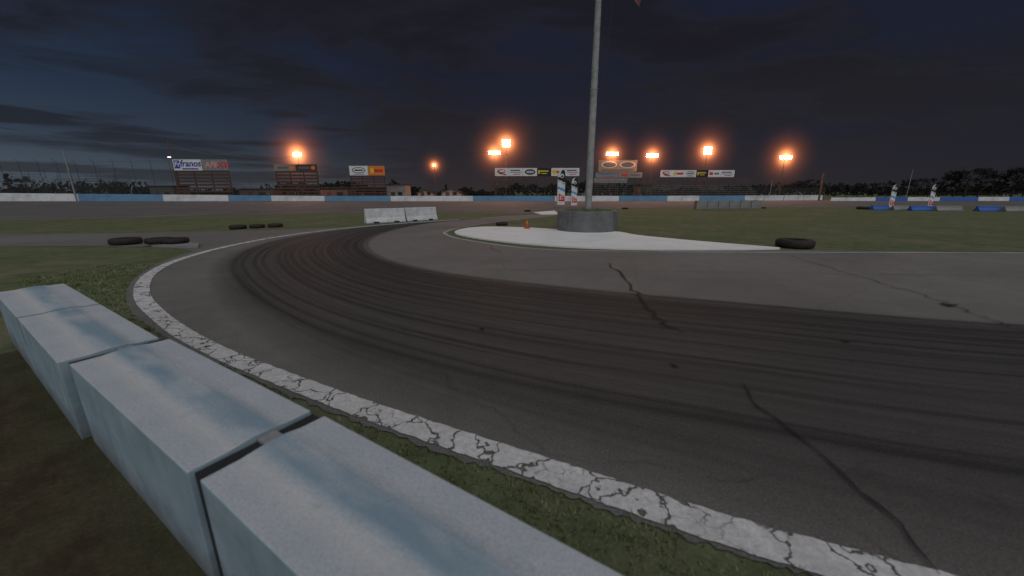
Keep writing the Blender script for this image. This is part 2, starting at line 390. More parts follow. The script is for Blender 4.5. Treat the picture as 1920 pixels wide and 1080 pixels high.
# white painted island + small far kerb
isl=cat(gp([(1462,466.5),(1300,453),(1200,443),(1158,436),(1100,434),(1040,431),(990,428),(930,426.5),(888,427.5),(858,433),(856,440),(900,449),(1000,460),(1120,467),(1300,470),(1462,468)]))[0]
b=MB(); n=len(isl)
b.add([(p[0],p[1],.05) for p in isl]+[(p[0],p[1],.0) for p in isl],[tuple(range(n))]+[(i,(i+1)%n,n+(i+1)%n,n+i) for i in range(n)])
tag(b.obj('painted_island',M_ISL),kind='structure')
b=MB(); q=gp([(1000,399),(1040,396),(1048,402),(1015,403)]); b.add([(p[0],p[1],.06) for p in q]+[(p[0],p[1],0) for p in q],[(0,1,2,3),(0,1,5,4),(1,2,6,5),(2,3,7,6),(3,0,4,7)])
tag(b.obj('kerb',M_ISL),kind='structure')
b=MB(); q=gp([(268,457),(375,459),(372,466),(285,463)]); b.add([(p[0],p[1],.08) for p in q]+[(p[0],p[1],0) for p in q],[(0,1,2,3),(0,1,5,4),(1,2,6,5),(2,3,7,6),(3,0,4,7)])
tag(b.obj('kerb',M_CONCL),kind='structure')
# ------------------------------------------------------------------ foreground barrier
ZB=.67
A=G(355,895,ZB); C=G(128,678,ZB); B_=G(589,774,ZB)
d=(C-A).to_2d(); LEN=d.length; d.normalize(); nr=Vector((d.y,-d.x))   # to the right of travel
if nr.dot((B_-A).to_2d())<0: nr=-nr
WID=abs((B_-A).to_2d().dot(nr)); 
ang=math.atan2(d.y,d.x)
w2=WID/2
sgn = 1 if Vector((-d.y,d.x)).dot(nr)>0 else -1
prof=[(-w2,0),(-w2,ZB-.004),(-w2*.45,ZB-.002),(-w2*.05,ZB+.012),(w2*.28,ZB+.012),(w2*.55,ZB-.001),(w2,ZB-.004),(w2,0)]
prof=[(a*sgn,z) for a,z in prof]
cs=A.to_2d()+nr*w2
def bblock(t0,t1,off=0,dr=0,groove=None):
    L_=(t1-t0); b=MB(); b.prism(prof,-L_/2+.055,L_/2-.055,axis='X')
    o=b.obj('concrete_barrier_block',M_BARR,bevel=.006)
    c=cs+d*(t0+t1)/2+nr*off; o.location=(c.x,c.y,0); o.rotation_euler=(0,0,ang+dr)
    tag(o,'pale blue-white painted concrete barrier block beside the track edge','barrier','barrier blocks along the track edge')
    if groove is None:
        # black fill put in as the shade of the open joint, and a steel locking key bridging the middle of the top
        b=MB(); pj=[(-w2+.012,.0),(-w2+.012,ZB-.022),(w2-.012,ZB-.022),(w2-.012,.0)]; b.prism(pj,L_/2-.053,L_/2+.046,axis='X'); b.obj('joint_shade_fill',M_PB,parent=o)
        b=MB(); b.box((L_/2-.003,.03*sgn,ZB-.012),(.094,.09,.018)); b.obj('locking_key',M_CONCL,parent=o)
    else:
        b=MB(); gp_=[(-w2-.0015,ZB-.30),(-w2-.0015,ZB+.0),(-w2*.45,ZB+.001),(-w2*.05,ZB+.0145),(w2*.28,ZB+.0145),(w2*.55,ZB+.0015),(w2+.0015,ZB+.0),(w2+.0015,ZB-.30)]
        b.prism([(a*sgn,z) for a,z in gp_],groove-.006,groove+.006,axis='X'); b.obj('casting_groove',M_DSTEEL,parent=o)
bblock(-2*LEN,-LEN,0,.006); bblock(-LEN,0,0.008,-.010); bblock(0,LEN,.0,.006); bblock(LEN,LEN+3.84,-.03,-.010,groove=-1.92+1.95)
# dirt strip on the near side of blocks
dl=[cs-nr*w2+d*t*1.0 for t in (-4,-2,0,2,4,5.5)]
dr=[p-nr*2.9 for p in dl]; dl=[p+nr*.3 for p in dl]
strips('dirt',[(dl,dr,[0,2,4,6,8,10],.003)],M_DIRT)
# grass blades
def inside(p,poly):
    x,y=p; r=False; j=len(poly)-1
    for i in range(len(poly)):
        a,b2=poly[i],poly[j]
        if (a[1]>y)!=(b2[1]>y) and x<(b2[0]-a[0])*(y-a[1])/(b2[1]-a[1])+a[0]: r=not r
        j=i
    return r
poly=outer_g[::3]+[Vector((60,-3)),Vector((60,30))]
vs=[];fs=[]; cnt=0
for _ in range(120000):
    x=random.uniform(-11,4); y=random.uniform(.3,10)
    if random.random()>min(1,2.2/(y+.6)) : continue
    dens=.5+.5*math.sin(x*5.1+2*math.sin(y*3.7))*math.sin(y*6.3+1.7*math.sin(x*4.1))
    if random.random()>dens*1.3+.1: continue
    q=Vector((x,y)); rel=(q-cs); ac=rel.dot(nr)
    if abs(ac)<w2+.01: continue
    if ac<0: continue
    if inside((x+random.uniform(-.04,.04),y-abs(random.gauss(0,.02))),poly): continue
    for j in range(3):
        bx=x+random.uniform(-.02,.02); by=y+random.uniform(-.02,.02); h=random.uniform(.015,.05)*(.6+dens*.8); t=random.uniform(0,6.28); w=.004+.001*y
        lx,ly=random.uniform(-.03,.03),random.uniform(-.03,.03); o=len(vs)
        vs+=[(bx-w*math.cos(t),by-w*math.sin(t),0),(bx+w*math.cos(t),by+w*math.sin(t),0),(bx+lx,by+ly,h)]; fs.append((o,o+1,o+2))
me=bpy.data.meshes.new('grass'); me.from_pydata(vs,[],fs); me.materials.append(M_BLADE)
o=bpy.data.objects.new('grass',me); COL.objects.link(o); tag(o,'short rough green grass beside the track edge','grass',kind='stuff')
# ------------------------------------------------------------------ tyres
def tyre_mesh():
    b=MB(); R=.61;h=.34; n=48
    prof=[(.34,.02),(.42,0),(.54,.01),(.60,.06),(.61,.17),(.60,.28),(.54,.33),(.42,.34),(.34,.32),(.32,.27),(.40,.24),(.42,.17),(.40,.10),(.32,.07)]
    m=len(prof); vs=[];fs=[]
    for i in range(n):
        t=2*math.pi*i/n; tr=.018 if i%2 else -.01
        for r,z in prof:
            rr=r+(tr if r>.58 else 0); vs.append((rr*math.cos(t),rr*math.sin(t),z))
    for i in range(n):
        for j in range(m): fs.append((i*m+j,((i+1)%n)*m+j,((i+1)%n)*m+(j+1)%m,i*m+(j+1)%m))
    b.add(vs,fs); return b
ty=tyre_mesh().obj('tyre',M_TYRE,smooth=True); usedt=[False]
def tyre(u,v,px,label='big worn black tyre lying flat on the grass',lift=0,tilt=(0,0),group='tyres marking the track edge'):
    g=G(u,v); dep=g.y*cp+H*sp; s=px/F*dep/1.22
    o=ty if not usedt[0] else ty.copy()
    if usedt[0]: COL.objects.link(o)
    usedt[0]=True
    yy=g.y+.55*s
    o.location=(g.x*yy/g.y,yy,.012+lift); o.scale=(s,s,s*.92); o.rotation_euler=(tilt[0],tilt[1],random.random()*3)
    tag(o,label,'tyre',group)
tyre(1488,468,62,'big worn black tyre at the tip of the white island')
tyre(238,461,47); tyre(301,463,42,'big worn black tyre overlapping another on a kerb',lift=.07); tyre(332,462.5,40,'big worn black tyre overlapping another on a kerb',lift=.07)
tyre(447,430.5,28); tyre(483,428.5,25); tyre(517,427,25)
tyre(941,423.5,22,'worn black tyre standing on light asphalt'); tyre(989,397,12); tyre(1172,392.5,11); tyre(1431,391,9); tyre(1618,393,20)
# ------------------------------------------------------------------ jersey barriers
def jersey(p,q,label):
    L=(q-p).length; c=(p+q)/2; a=math.atan2(q.y-p.y,q.x-p.x)
    b=MB(); pr=[(-.30,0),(-.30,.08),(-.17,.33),(-.10,.88),(.10,.88),(.17,.33),(.30,.08),(.30,0)]
    b.prism(pr,-L/2+.03,L/2-.03,axis='X')
    o=b.obj('jersey_barrier',M_JERS,loc=(c.x,c.y+.3,0.012),rot=a,bevel=.02)
    tag(o,label,'barrier','white jersey barriers at the bend')
    for x in(-L*.25,L*.25):
        b=MB(); b.box((x,-.303,.055),(.34,.012,.09)); b.obj('forklift_slot',M_PB,parent=o)
    return o
jersey(G(681,420),G(757,416.5),'white concrete jersey barrier at the outside of the bend')
jersey(G(757,416),G(816,412.5),'white concrete jersey barrier at the outside of the bend')
# ------------------------------------------------------------------ planter and flagpole
pc=G(1100,438); PY=pc.y+1.42; pcx=W(1100,415,PY).x
b=MB(); n=12; R8=1.49
def octa(r,z): return [(r*math.cos(math.pi/n+i*2*math.pi/n),r*math.sin(math.pi/n+i*2*math.pi/n),z) for i in range(n)]
rings=[octa(R8+.02,0),octa(R8,.92),octa(R8-.03,.96),octa(R8-.22,.96),octa(R8-.22,.82)]
vs=[p for r in rings for p in r]; fs=[(k_*n+i,k_*n+(i+1)%n,(k_+1)*n+(i+1)%n,(k_+1)*n+i) for k_ in range(4) for i in range(n)]
b.add(vs,fs)
pl=empty('planter',(pcx,PY,.05)); tag(pl,'faceted raw concrete planter with grass at the flagpole foot','planter')
b.obj('planter_wall',M_CONC,parent=pl)
b=MB(); b.add(octa(R8-.221,.86)+[(0,0,1.04)],[(i,(i+1)%n,n) for i in range(n)]); b.obj('soil',M_GRASS,parent=pl)
vs=[];fs=[]
for _ in range(2600):
    t=random.random()*6.28; r=(R8-.3)*math.sqrt(random.random()); x,y=r*math.cos(t),r*math.sin(t); h=random.uniform(.05,.16); o=len(vs); w=.012; t2=random.random()*3
    z0=.86+.18*(1-r/(R8-.2))-.02
    vs+=[(x-w*math.cos(t2),y-w*math.sin(t2),z0),(x+w*math.cos(t2),y+w*math.sin(t2),z0),(x+random.uniform(-.05,.05),y,z0+h)]; fs.append((o,o+1,o+2))
b=MB(); b.add(vs,fs); o=b.obj('grass_tuft',M_BLADE,parent=pl,fix=False); o['kind']='stuff'
fp=empty('flagpole',(pcx+.04,PY,1.0)); tag(fp,'tall grey steel flagpole rising from the concrete planter','flagpole')
b=MB(); b.cyl((0,0,0),(0,0,5.5),.17,.155,20); b.cyl((0,0,5.5),(0,0,13),.155,.11,20); b.cyl((0,0,0),(0,0,.05),.32,.32,16)
b.cyl((0,0,5.48),(0,0,5.54),.168,.168,20); b.obj('pole',M_POLE,parent=fp,smooth=False)
b=MB(); b.cyl((.12,-.05,2.0),(.42,-.05,5.6),.008,n=6); b.cyl((.42,-.05,5.6),(.62,-.05,9.2),.008,n=6); b.cyl((.62,-.05,9.2),(.14,0,12.9),.008,n=6); b.obj('halyard',M_DSTEEL,parent=fp)
# flag cloth
k=N('flag_cloth'); tc=k.node('ShaderNodeTexCoord'); sx=k.node('ShaderNodeSeparateXYZ'); k.l.new(tc.outputs['UV'],sx.inputs[0])
st=k.math('GREATER_THAN',k.math('FRACT',k.math('MULTIPLY',sx.outputs[1],6.5)),.5)
ca=k.math('MULTIPLY',k.math('LESS_THAN',sx.outputs[0],.4),k.math('GREATER_THAN',sx.outputs[1],.46))
cc=k.mix(ca,k.mix(st,(.30,.04,.08),(.40,.30,.34)),(.03,.04,.12)); M_FLAG=k.bsdf(cc,.8)
vs=[];fs=[];uvs=[]
for i in range(25):
    for j in range(13):
        a,c=i/24,j/12; vs.append((.14+1.70*a, .25*math.sin(a*9+c)*a, 12.2-3.2*a**1.3-(1-c)*1.35*(1-.85*a)+.08*math.sin(a*8))); uvs.append((a,c))
for i in range(24):
    for j in range(12): fs.append((i*13+j,(i+1)*13+j,(i+1)*13+j+1,i*13+j+1))
b=MB(); b.add(vs,fs); o=b.obj('flag',M_FLAG,parent=fp,smooth=True,fix=False)
u=o.data.uv_layers.new(name='UVMap')
for lpp in o.data.loops: u.data[lpp.index].uv=uvs[lpp.vertex_index]
# ------------------------------------------------------------------ cone
g=G(988,430); cn=empty('traffic_cone',(g.x,g.y,.05)); tag(cn,'small orange traffic cone at the island edge','traffic cone'); cn.scale=(.8,.8,.85)
b=MB(); b.cyl((0,0,.03),(0,0,.62),.15,.025,20); b.obj('cone_body',M_ORANGE,parent=cn,smooth=False)
b=MB(); b.box((0,0,.015),(.40,.40,.03)); b.obj('base',M_ORANGE,parent=cn,bevel=.01)
b=MB(); b.cyl((0,0,.30),(0,0,.42),.098,.073,20); b.obj('reflective_band',M_PO,parent=cn)
# ------------------------------------------------------------------ feather flags
def feather():
    r=empty('feather_flag',(0,0,0))
    b=MB(); b.cyl((0,0,0),(0,0,2.6),.03,.025,8); b.cyl((0,0,2.6),(0,0,3.6),.025,.015,8)
    b.cyl((0,0,3.6),(.12,0,3.95),.015,.012,8); b.cyl((.12,0,3.95),(.35,0,4.12),.012,.01,8); b.cyl((.35,0,4.12),(.62,0,4.10),.01,.008,8); b.obj('pole',M_STEEL,parent=r)
    b=MB(); b.box((0,0,.02),(.7,.08,.04)); b.box((0,0,.021),(.08,.7,.038)); b.obj('cross_base',M_DSTEEL,parent=r)
    L=[(.03,.35),(.03,3.6),(.13,3.93),(.36,4.1),(.63,4.08)]; 
    def right(z): return .74 if z<3.3 else .74-.11*((z-3.3)/.78)**2
    def left(z):
        for (x0,z0),(x1,z1) in zip(L,L[1:]):
            if z0<=z<=z1: return x0+(x1-x0)*(z-z0)/max(1e-6,z1-z0)
        return .5
    zs=[.35+(4.08-.35)*i/40 for i in range(41)]; b=MB(); nx=6
    vs=[(left(z)+(right(z)-left(z))*j/nx,.03*math.sin(z*2.2+j*.7),z) for z in zs for j in range(nx+1)]
    def cm(z,f):
        zz=z+f*.35
        if z<.65: return 4
        if zz<1.55: return 2 if f>.15 else 4
        if zz<2.0: return 0
        if zz<2.3: return 3
        if zz<2.8: return 0
        if zz<2.88: return 3
        if zz<3.0: return 0
        return 1 if (f>.25 or z<3.3) else 0
    b.v=[tuple(x) for x in vs]
    for i in range(40):
        for j in range(nx):
            b.f.append([i*(nx+1)+j,i*(nx+1)+j+1,(i+1)*(nx+1)+j+1,(i+1)*(nx+1)+j]); b.m.append(cm(zs[i],j/nx))
    b.obj('banner',[M_PW,M_PB,M_PR,M_LBLUE,M_PW],parent=r,smooth=True,fix=False)
    b=MB(); b.ell((.42,-.045,3.45),.17,.24,0); b.obj('emblem',[M_PW],parent=r)
    b=MB(); b.ell((.42,-.05,3.40),.09,.14,0); b.obj('emblem_centre',[M_PB],parent=r)
    b=MB(); b.box((.30,-.045,1.1),(.10,.01,.45),0); b.obj('printed_stroke',[M_PW],parent=r)
    b=MB(); b.box((.50,-.045,1.25),(.22,.01,.07),0); b.obj('printed_stroke',[M_PW],parent=r)
    b=MB(); b.box((.50,-.045,1.0),(.22,.01,.07),0); b.obj('printed_stroke',[M_PW],parent=r)
    return r
ff=feather(); first=True
for u,v,top,rot in [(1044,390,318,0),(1070,390,333,.1),(1097,389,335,.2),(1664,392,346,-.1),(1737,393,346,.05)]:
    g=G(u,v); topz=W(u,top,g.y).z
    o=ff if first else clone(ff,(0,0,0)); first=False
    o.location=(g.x,g.y,0.004); o.rotation_euler=(0,0,rot); s=topz/4.12; o.scale=(s*1.15,s,s)
    tag(o,'feather banner flag in black, white, blue and red','banner flag','feather flags on the infield')
# ------------------------------------------------------------------ track walls
def wall(u0,u1,vt0,vt1,vb0,vb1,m,lab,grp):
    a=G(u0,vb0);c=G(u1,vb1); ha=W(u0,vt0,a.y).z; hc=W(u1,vt1,c.y).z
    L=(c-a).length; an=math.atan2(c.y-a.y,c.x-a.x)
    b=MB(); e=.02
    vs=[]
    for x,h in((e,ha),(L-e,hc)):
        vs+=[(x,-.18,0),(x,-.10,h),(x,.14,h),(x,.2,0)]
    b.add(vs,[(0,1,5,4),(1,2,6,5),(2,3,7,6),(3,0,4,7),(0,3,2,1),(4,5,6,7)])
    o=b.obj('track_wall',m,loc=(a.x,a.y,.004),rot=an,bevel=.02); tag(o,lab,'wall',grp); return o
us=[(-170,0),(0,1),(150,0),(308,1),(430,0),(510,1),(610,0),(733,1),(887,0),(1040,1),(1160,0),(1250,1),(1310,0),(1395,1),(1475,1),(1540,None)]
us[0]=(-170,0)
def vt(u): return 362+5.5*min(1,max(0,u+0)/600) if u<1200 else 367.5-1.5*(u-1200)/340
def vb(u): return 377.3 if u<1300 else 377.3-2.0*(u-1300)/240
for (u0,c),(u1,_) in zip(us,us[1:]):
    if u0<0: u0=-300
    wall(u0,u1,vt(u0),vt(u1),vb(u0),vb(u1),M_WHITE if c else M_BLUE,('white' if c else 'light blue')+' painted section of concrete track wall','painted sections of the oval wall')
us=[(1558,1),(1640,0),(1700,1),(1760,0),(1832,1),(1890,0),(1990,1),(2100,None)]
for (u0,c),(u1,_) in zip(us,us[1:]):
    wall(u0,u1,370.5-1.5*(u0-1558)/360,370.5-1.5*(u1-1558)/360,376.8,376.8,M_WHITE if c else M_BLUE2,('white' if c else 'blue')+' painted section of low concrete wall','painted sections of the far wall')
# pale block row
b=MB(); b.box((0,0,.47),(1.55,.7,.94)); b.box((0,0,.965),(.5,.3,.05)); blk2=b.obj('concrete_block',M_CONCL,bevel=.04); first=True
for i in range(6):
    u=1313+i*20.3; g=G(u,392-i*.25); o=blk2 if first else blk2.copy()
    if not first: COL.objects.link(o)
    first=False; o.location=(g.x,g.y,.004); o.rotation_euler=(0,0,random.uniform(-.03,.03)); wd=20.3/F*(g.y*cp)/1.55; o.scale=(wd*.97,1,1.0)
    tag(o,'pale grey concrete block in a row on the infield grass','concrete block','row of pale concrete blocks')
for u0,u1,v,m,nm in [(1633,1664,393.5,M_BLUE2,'blue'),(1672,1700,394,M_CONCL,'grey'),(1705,1748,395,M_BLUE2,'blue'),(1752,1800,395.5,M_CONCL,'grey'),(1830,1873,396,M_BLUE2,'blue'),(1880,1926,396.5,M_CONCL,'grey')]:
    a=G(u0,v);c=G(u1,v); L=(c-a).length; b=MB(); pr=[(-.3,0),(-.3,.1),(-.14,.3),(-.1,.50),(.1,.50),(.14,.3),(.3,.1),(.3,0)]
    b.prism(pr,-L/2,L/2,axis='X'); o=b.obj('low_barrier',m,loc=((a.x+c.x)/2,a.y,.004),bevel=.02); tag(o,f'low {nm} barrier block at the far infield edge','barrier','low barriers along the infield')
# ------------------------------------------------------------------ billboards
def billboard(u0,u1,vs0,vs1,Y,panels,label,slats=None,vbot=366,posts=4):
    a=W(u0,vs1,Y);c=W(u1,vs1,Y);t=W(u0,vs0,Y); x0,x1=a.x,c.x; z0,z1=a.z,t.z; cx=(x0+x1)/2
    r=empty('billboard',(cx,Y,0)); tag(r,label,'billboard')
    hw=(x1-x0)/2
    for i in range(posts):
        x=-hw+.2+(2*hw-.4)*i/(posts-1); b=MB(); b.box((x,.22,z1/2),(.18,.18,z1)); b.obj('post',M_DSTEEL,parent=r)
    if slats:
        b=MB(); nz=9; zb=.6
        for i in range(nz):
            z=zb+(z0-zb-.15)*i/(nz-1)
            ext=1+(.04 if i<nz//2 else 0)
            b.box((0,-.02-.16*(nz-i)/nz,z),(2*hw*ext,.06,(z0-zb)/nz*.62))
        b.obj('plank_facing',slats,parent=r)
    n=len(panels); wtot=sum(p[0] for p in panels); x=-hw
    for wgt,m,kind in panels:
        w=2*hw*wgt/wtot; h=z1-z0; pcx_=x+w/2; zc=(z0+z1)/2
        b=MB(); b.box((pcx_,0,zc),(w*.985,.10,h)); sg=b.obj('sign_panel',m,parent=r)
        f=-.06
        b=MB(); mats=[M_PW,M_PB,M_PR,M_PN,M_PY,M_PO,M_PG,M_PT,M_LBLUE]
        def E(dx,dz,rx,rz,mi,yy=0): b.ell((pcx_+dx*w,f-yy,zc+dz*h),rx*w,rz*h,mi)
        def Bx(dx,dz,sx_,sz_,mi,yy=0,ry=0): b.box((pcx_+dx*w,f-yy,zc+dz*h),(sx_*w,.008,sz_*h),mi,ry=ry)
        if kind=='frano':
            Bx(-.36,.06,.20,.72,3); Bx(.08,-.34,.56,.12,3)
            text('lettering','Fr',h*.62,(pcx_-.36*w,f-.02,zc+.06*h),M_PW,r,shear=.2); text('lettering','franos',h*.78,(pcx_+.11*w,f-.012,zc+.12*h),M_PN,r,sx=1.0,shear=.2)
        elif kind=='apex':
            text('lettering','APE',h*.70,(pcx_-.14*w,f-.012,zc),M_PRL,r,sx=1.05,shear=.25); text('lettering','X',h*.70,(pcx_+.20*w,f-.012,zc),M_PR,r,sx=1.15,shear=.25); Bx(.42,0,.08,.5,2)
        elif kind=='redlogo':
            E(-.05,.08,.30,.26,2); E(.0,.12,.2,.12,0,.01); Bx(.05,-.25,.5,.12,1,.012,.15)
        elif kind=='oval': E(0,.05,.36,.32,6); E(0,.05,.30,.24,0,.01); Bx(0,.05,.44,.14,1,.02); Bx(0,-.36,.6,.07,6)
        elif kind=='blackoval': E(0,0,.38,.36,1); E(0,.0,.31,.27,6,.01); Bx(0,0,.5,.13,0,.02)
        elif kind=='green': Bx(0,.12,.6,.16,4); Bx(0,-.18,.4,.1,4); E(-.36,.0,.07,.25,4)
        elif kind=='lines': Bx(-.05,.2,.7,.16,6); Bx(0,-.05,.8,.1,8); Bx(.05,-.28,.5,.1,2)
        elif kind=='orange': Bx(0,0,.8,.3,2); E(-.25,0,.12,.3,4,.01)
        elif kind=='tan': E(-.22,.1,.2,.28,0); E(.25,.1,.2,.28,0); Bx(0,-.35,.8,.1,6); E(-.22,.1,.17,.23,6,.01); E(.25,.1,.17,.23,6,.01)
        elif kind=='dimtan': Bx(-.1,0,.5,.3,6); E(.32,0,.1,.28,5)
        elif kind=='small': Bx(-.25,0,.3,.4,2); Bx(.2,0,.4,.25,6)
        if b.v: b.obj('logo',mats,parent=r,fix=False)
        x+=w
    return r
billboard(327,429,299,320,84.5,[(1.1,M_PW,'frano'),(1,M_CONCL,'apex')],'billboard with white and grey sponsor signs above dark planks',M_WOOD)
billboard(515,595,308,321,84.5,[(1,M_PT,'dimtan'),(1,M_WOOD,'dimtan')],'lamp-lit billboard with dim tan and brown signs above dark planks',M_WOOD)
billboard(656,722,311,329,84.5,[(1,M_PW,'oval'),(.9,M_PO,'orange')],'billboard with white and orange signs above dark planks',M_WOOD)
billboard(928,1086,315,330,92,[(1,M_PW,'redlogo'),(1,M_PW,'lines'),(1,M_PW,'blackoval'),(1,M_PB,'green'),(1,M_PW,'orange'),(1,M_PW,'lines')],'long row of sponsor signs on posts above bleachers',posts=7)
billboard(1238,1376,319,332,92,[(1,M_PW,'redlogo'),(1,M_PW,'orange'),(1,M_PW,'oval'),(1,M_PB,'green'),(1,M_PW,'small'),(1.2,M_PW,'lines')],'row of sponsor signs on posts above the grandstand',posts=7)
billboard(1121,1194,300,322,95,[(1,M_PT,'tan')],'tall tan scoreboard panel on posts',posts=3)
billboard(1116,1204,323,333,94.4,[(1,M_CONCL,'lines'),(1,M_CONCL,'small')],'low pale sign strip beneath the scoreboard',posts=3)
billboard(1113,1176,334,343,94,[(1,M_CONCL,'none')],'plain pale panel below the scoreboard',posts=3)
# ------------------------------------------------------------------ bleachers
def bleacher(u0,u1,vtop,Y,rows,label,m=M_ALU,dep=.75,rail=True):
    a=W(u0,365,Y);c=W(u1,365,Y); zt=W((u0+u1)/2,vtop,Y+rows*dep).z; w=c.x-a.x
    r=empty('bleacher',((a.x+c.x)/2,Y,0)); tag(r,label,'grandstand')
    st=(zt-.8)/rows
    b=MB()
    for i in range(rows):
        z=.6+st*(i+1); y=i*dep; b.box((0,y,z),(w,.28,.05)); b.box((0,y+.3,z-.38),(w,.4,.04)); 
    b.obj('bench_rows',m,parent=r)
    nf=max(3,int(w/3.5))
    for j in range(nf+1):
        b=MB(); x=-w/2+w*j/nf; b.cyl((x,.1,0.1),(x,rows*dep,zt-.6),.05,n=5)
        for i in range(1,rows,2): b.cyl((x,i*dep,0),(x,i*dep,.5+st*i),.04,n=5)
        b.obj('support_frame',M_DSTEEL,parent=r)
    if rail:
        b=MB()
        for zz in(.35,.75,1.1): b.cyl((-w/2,rows*dep,zt+zz-.2),(w/2,rows*dep,zt+zz-.2),.03,n=5)
        for j in range(nf+1): x=-w/2+w*j/nf; b.cyl((x,rows*dep,0),(x,rows*dep,zt+1),.035,n=5)
        b.obj('guard_rail',M_DSTEEL,parent=r)
    return r
M_DALU=worn('dark_bench_plank',(.035,.033,.033),.3,2)
bleacher(930,1088,338,88,7,'dark tiered bleachers below a row of sponsor signs',M_DALU)
bleacher(1120,1205,348,87,5,'grey tiered bleachers below the scoreboard')
bleacher(1215,1425,346,88,6,'long grey tiered grandstand behind the track wall')
bleacher(-60,40,326,92,8,'dark tiered bleachers behind the catch fence',M_DALU)
bleacher(62,205,330,92,8,'dark tiered bleachers behind the catch fence',M_DALU)
# ------------------------------------------------------------------ catch fence
def fence(u0,u1,vtop,Y,label,link=True):
    a=W(u0,366,Y);c=W(u1,366,Y); zt=W((u0+u1)/2,vtop,Y).z; w=c.x-a.x
    r=empty('catch_fence',(a.x,Y,0)); tag(r,label,'fence')
    n=max(2,int(w/4)); b=MB()
    for i in range(n+1): x=w*i/n; b.cyl((x,0,0),(x,0,zt),.035,n=6); b.cyl((x,0,zt),(x,-.7,zt+.5),.025,n=5)
    b.obj('fence_posts',M_DALU,parent=r)['kind']='stuff'
    b=MB()
    for q in(.25,.5,.75,1): b.cyl((0,-.06,zt*q),(w,-.06,zt*q),.014,n=4)
    b.obj('tension_cables',M_DALU,parent=r)
    if link:
        b=MB(); b.add([(0,-.03,.9),(w,-.03,.9),(w,-.03,zt),(0,-.03,zt)],[(0,1,2,3)]); b.obj('chain_link_mesh',M_LINK,parent=r,fix=False)
    return r
fence(-120,330,303,84.3,'tall chain-link catch fence on steel posts behind the wall')
fence(430,516,335,85.2,'chain-link fence on steel posts behind the wall')
fence(1210,1545,352,85.5,'low chain-link fence in front of the grandstand')
# ------------------------------------------------------------------ small buildings
def shed(u0,u1,vtop,Y,label,m=M_BUILD,gable=True):
    a=W(u0,365,Y);c=W(u1,365,Y); z=W(u0,vtop,Y).z; w=c.x-a.x; r=empty('shed',((a.x+c.x)/2,Y,0)); tag(r,label,'building')
    hw=w/2; e=z*.68 if gable else z*.92
    b=MB()
    if gable: b.prism([(-hw,0),(-hw,e),(0,z-.12),(hw,e),(hw,0)],0,5)
    else: b.prism([(-hw,0),(-hw,e),(hw,e),(hw,0)],0,5)
    b.obj('wall',m,parent=r)
    b=MB()
    if gable:
        b.prism([(-hw-.3,e-.1),(-hw-.3,e+.05),(0,z+.08),(hw+.3,e+.05),(hw+.3,e-.1),(0,z-.08)],-.3,5.3)
    else: b.box((0,2.5,e+.1),(w+.5,5.6,.18))
    b.obj('roof',M_DSTEEL,parent=r)
    b=MB(); b.box((-hw*.35,-.02,.95),(.9,.05,1.9)); b.obj('door',M_WOOD,parent=r)
    b=MB(); b.box((hw*.45,-.02,1.5),(w*.22,.05,.8)); b.obj('window',M_PB,parent=r)
shed(726,760,344,90,'small pale flat-roofed hut beyond the track wall',M_CONCL,gable=False)
shed(783,812,356,105,'small gabled shed beyond the track wall',M_CONCL)
shed(828,862,354,100,'small gabled shed beyond the track wall',M_CONCL)
shed(450,508,353,96,'low dim building with flat roof behind the fence',gable=False)
shed(600,652,351,92,'low dim flat-roofed building beside the billboard',gable=False)
shed(283,326,347,95,'low dim open building behind the fence',gable=False)
shed(1200,1222,345,93,'small pale ticket booth beside the scoreboard',gable=False)
# ------------------------------------------------------------------ poles and cables
def pole(name,u,vtop,Y,r,m,label,cat_,arm=False,lamp=None):
    g=W(u,vtop,Y); b=MB(); o=empty(name,(g.x,Y,0)); tag(o,label,cat_)
    b.cyl((0,0,0),(0,0,g.z),r,r*.7,10); b.obj('shaft',m,parent=o)
    if arm: b=MB(); b.box((0,0,g.z-.5),(1.6,.1,.12)); b.obj('cross_arm',m,parent=o)
    if lamp: b=MB(); b.box((0,-.5,g.z*.72),(.5,.3,.15)); b.obj('lamp_head',M_LAMPW,parent=o)
    return g
pole('pole',117,280,80,.16,M_STEEL,'tall thin pale steel pole beside the wall','pole')
t0=pole('utility_pole',314,262,86,.16,M_TIMB,'timber utility pole with small lamp','utility pole',arm=True,lamp=True)
pole('utility_pole',1545,325,88,.22,M_TIMB,'timber post at the end of the painted wall','utility pole')
pole('pole',1712,318,95,.07,M_STEEL,'thin steel pole near the tree line','pole')
pole('pole',1448,338,90,.06,M_STEEL,'thin steel pole behind the grandstand','pole')
def cable(a,c,sag,label):
    b=MB(); n=16; a=Vector(a);c=Vector(c); pts=[a.lerp(c,i/n)-Vector((0,0,sag*4*(i/n)*(1-i/n))) for i in range(n+1)]
    for p,q in zip(pts,pts[1:]): b.cyl(p-a,q-a,.028,n=4)
    tag(b.obj('overhead_cable',M_PB,loc=a),label,'cable','overhead cables')
cable(W(314,264,86),W(557,292,90),2.0,'sagging black overhead cable from a timber pole')
cable(W(314,270,86),W(814,312,96),2.2,'sagging black overhead cable from a timber pole')
cable(W(-60,225,80),W(314,264,86),1.5,'sagging black overhead cable from a timber pole')
cable(W(557,280,90),W(928,284,94),1.2,'thin black overhead cable between lamp towers')
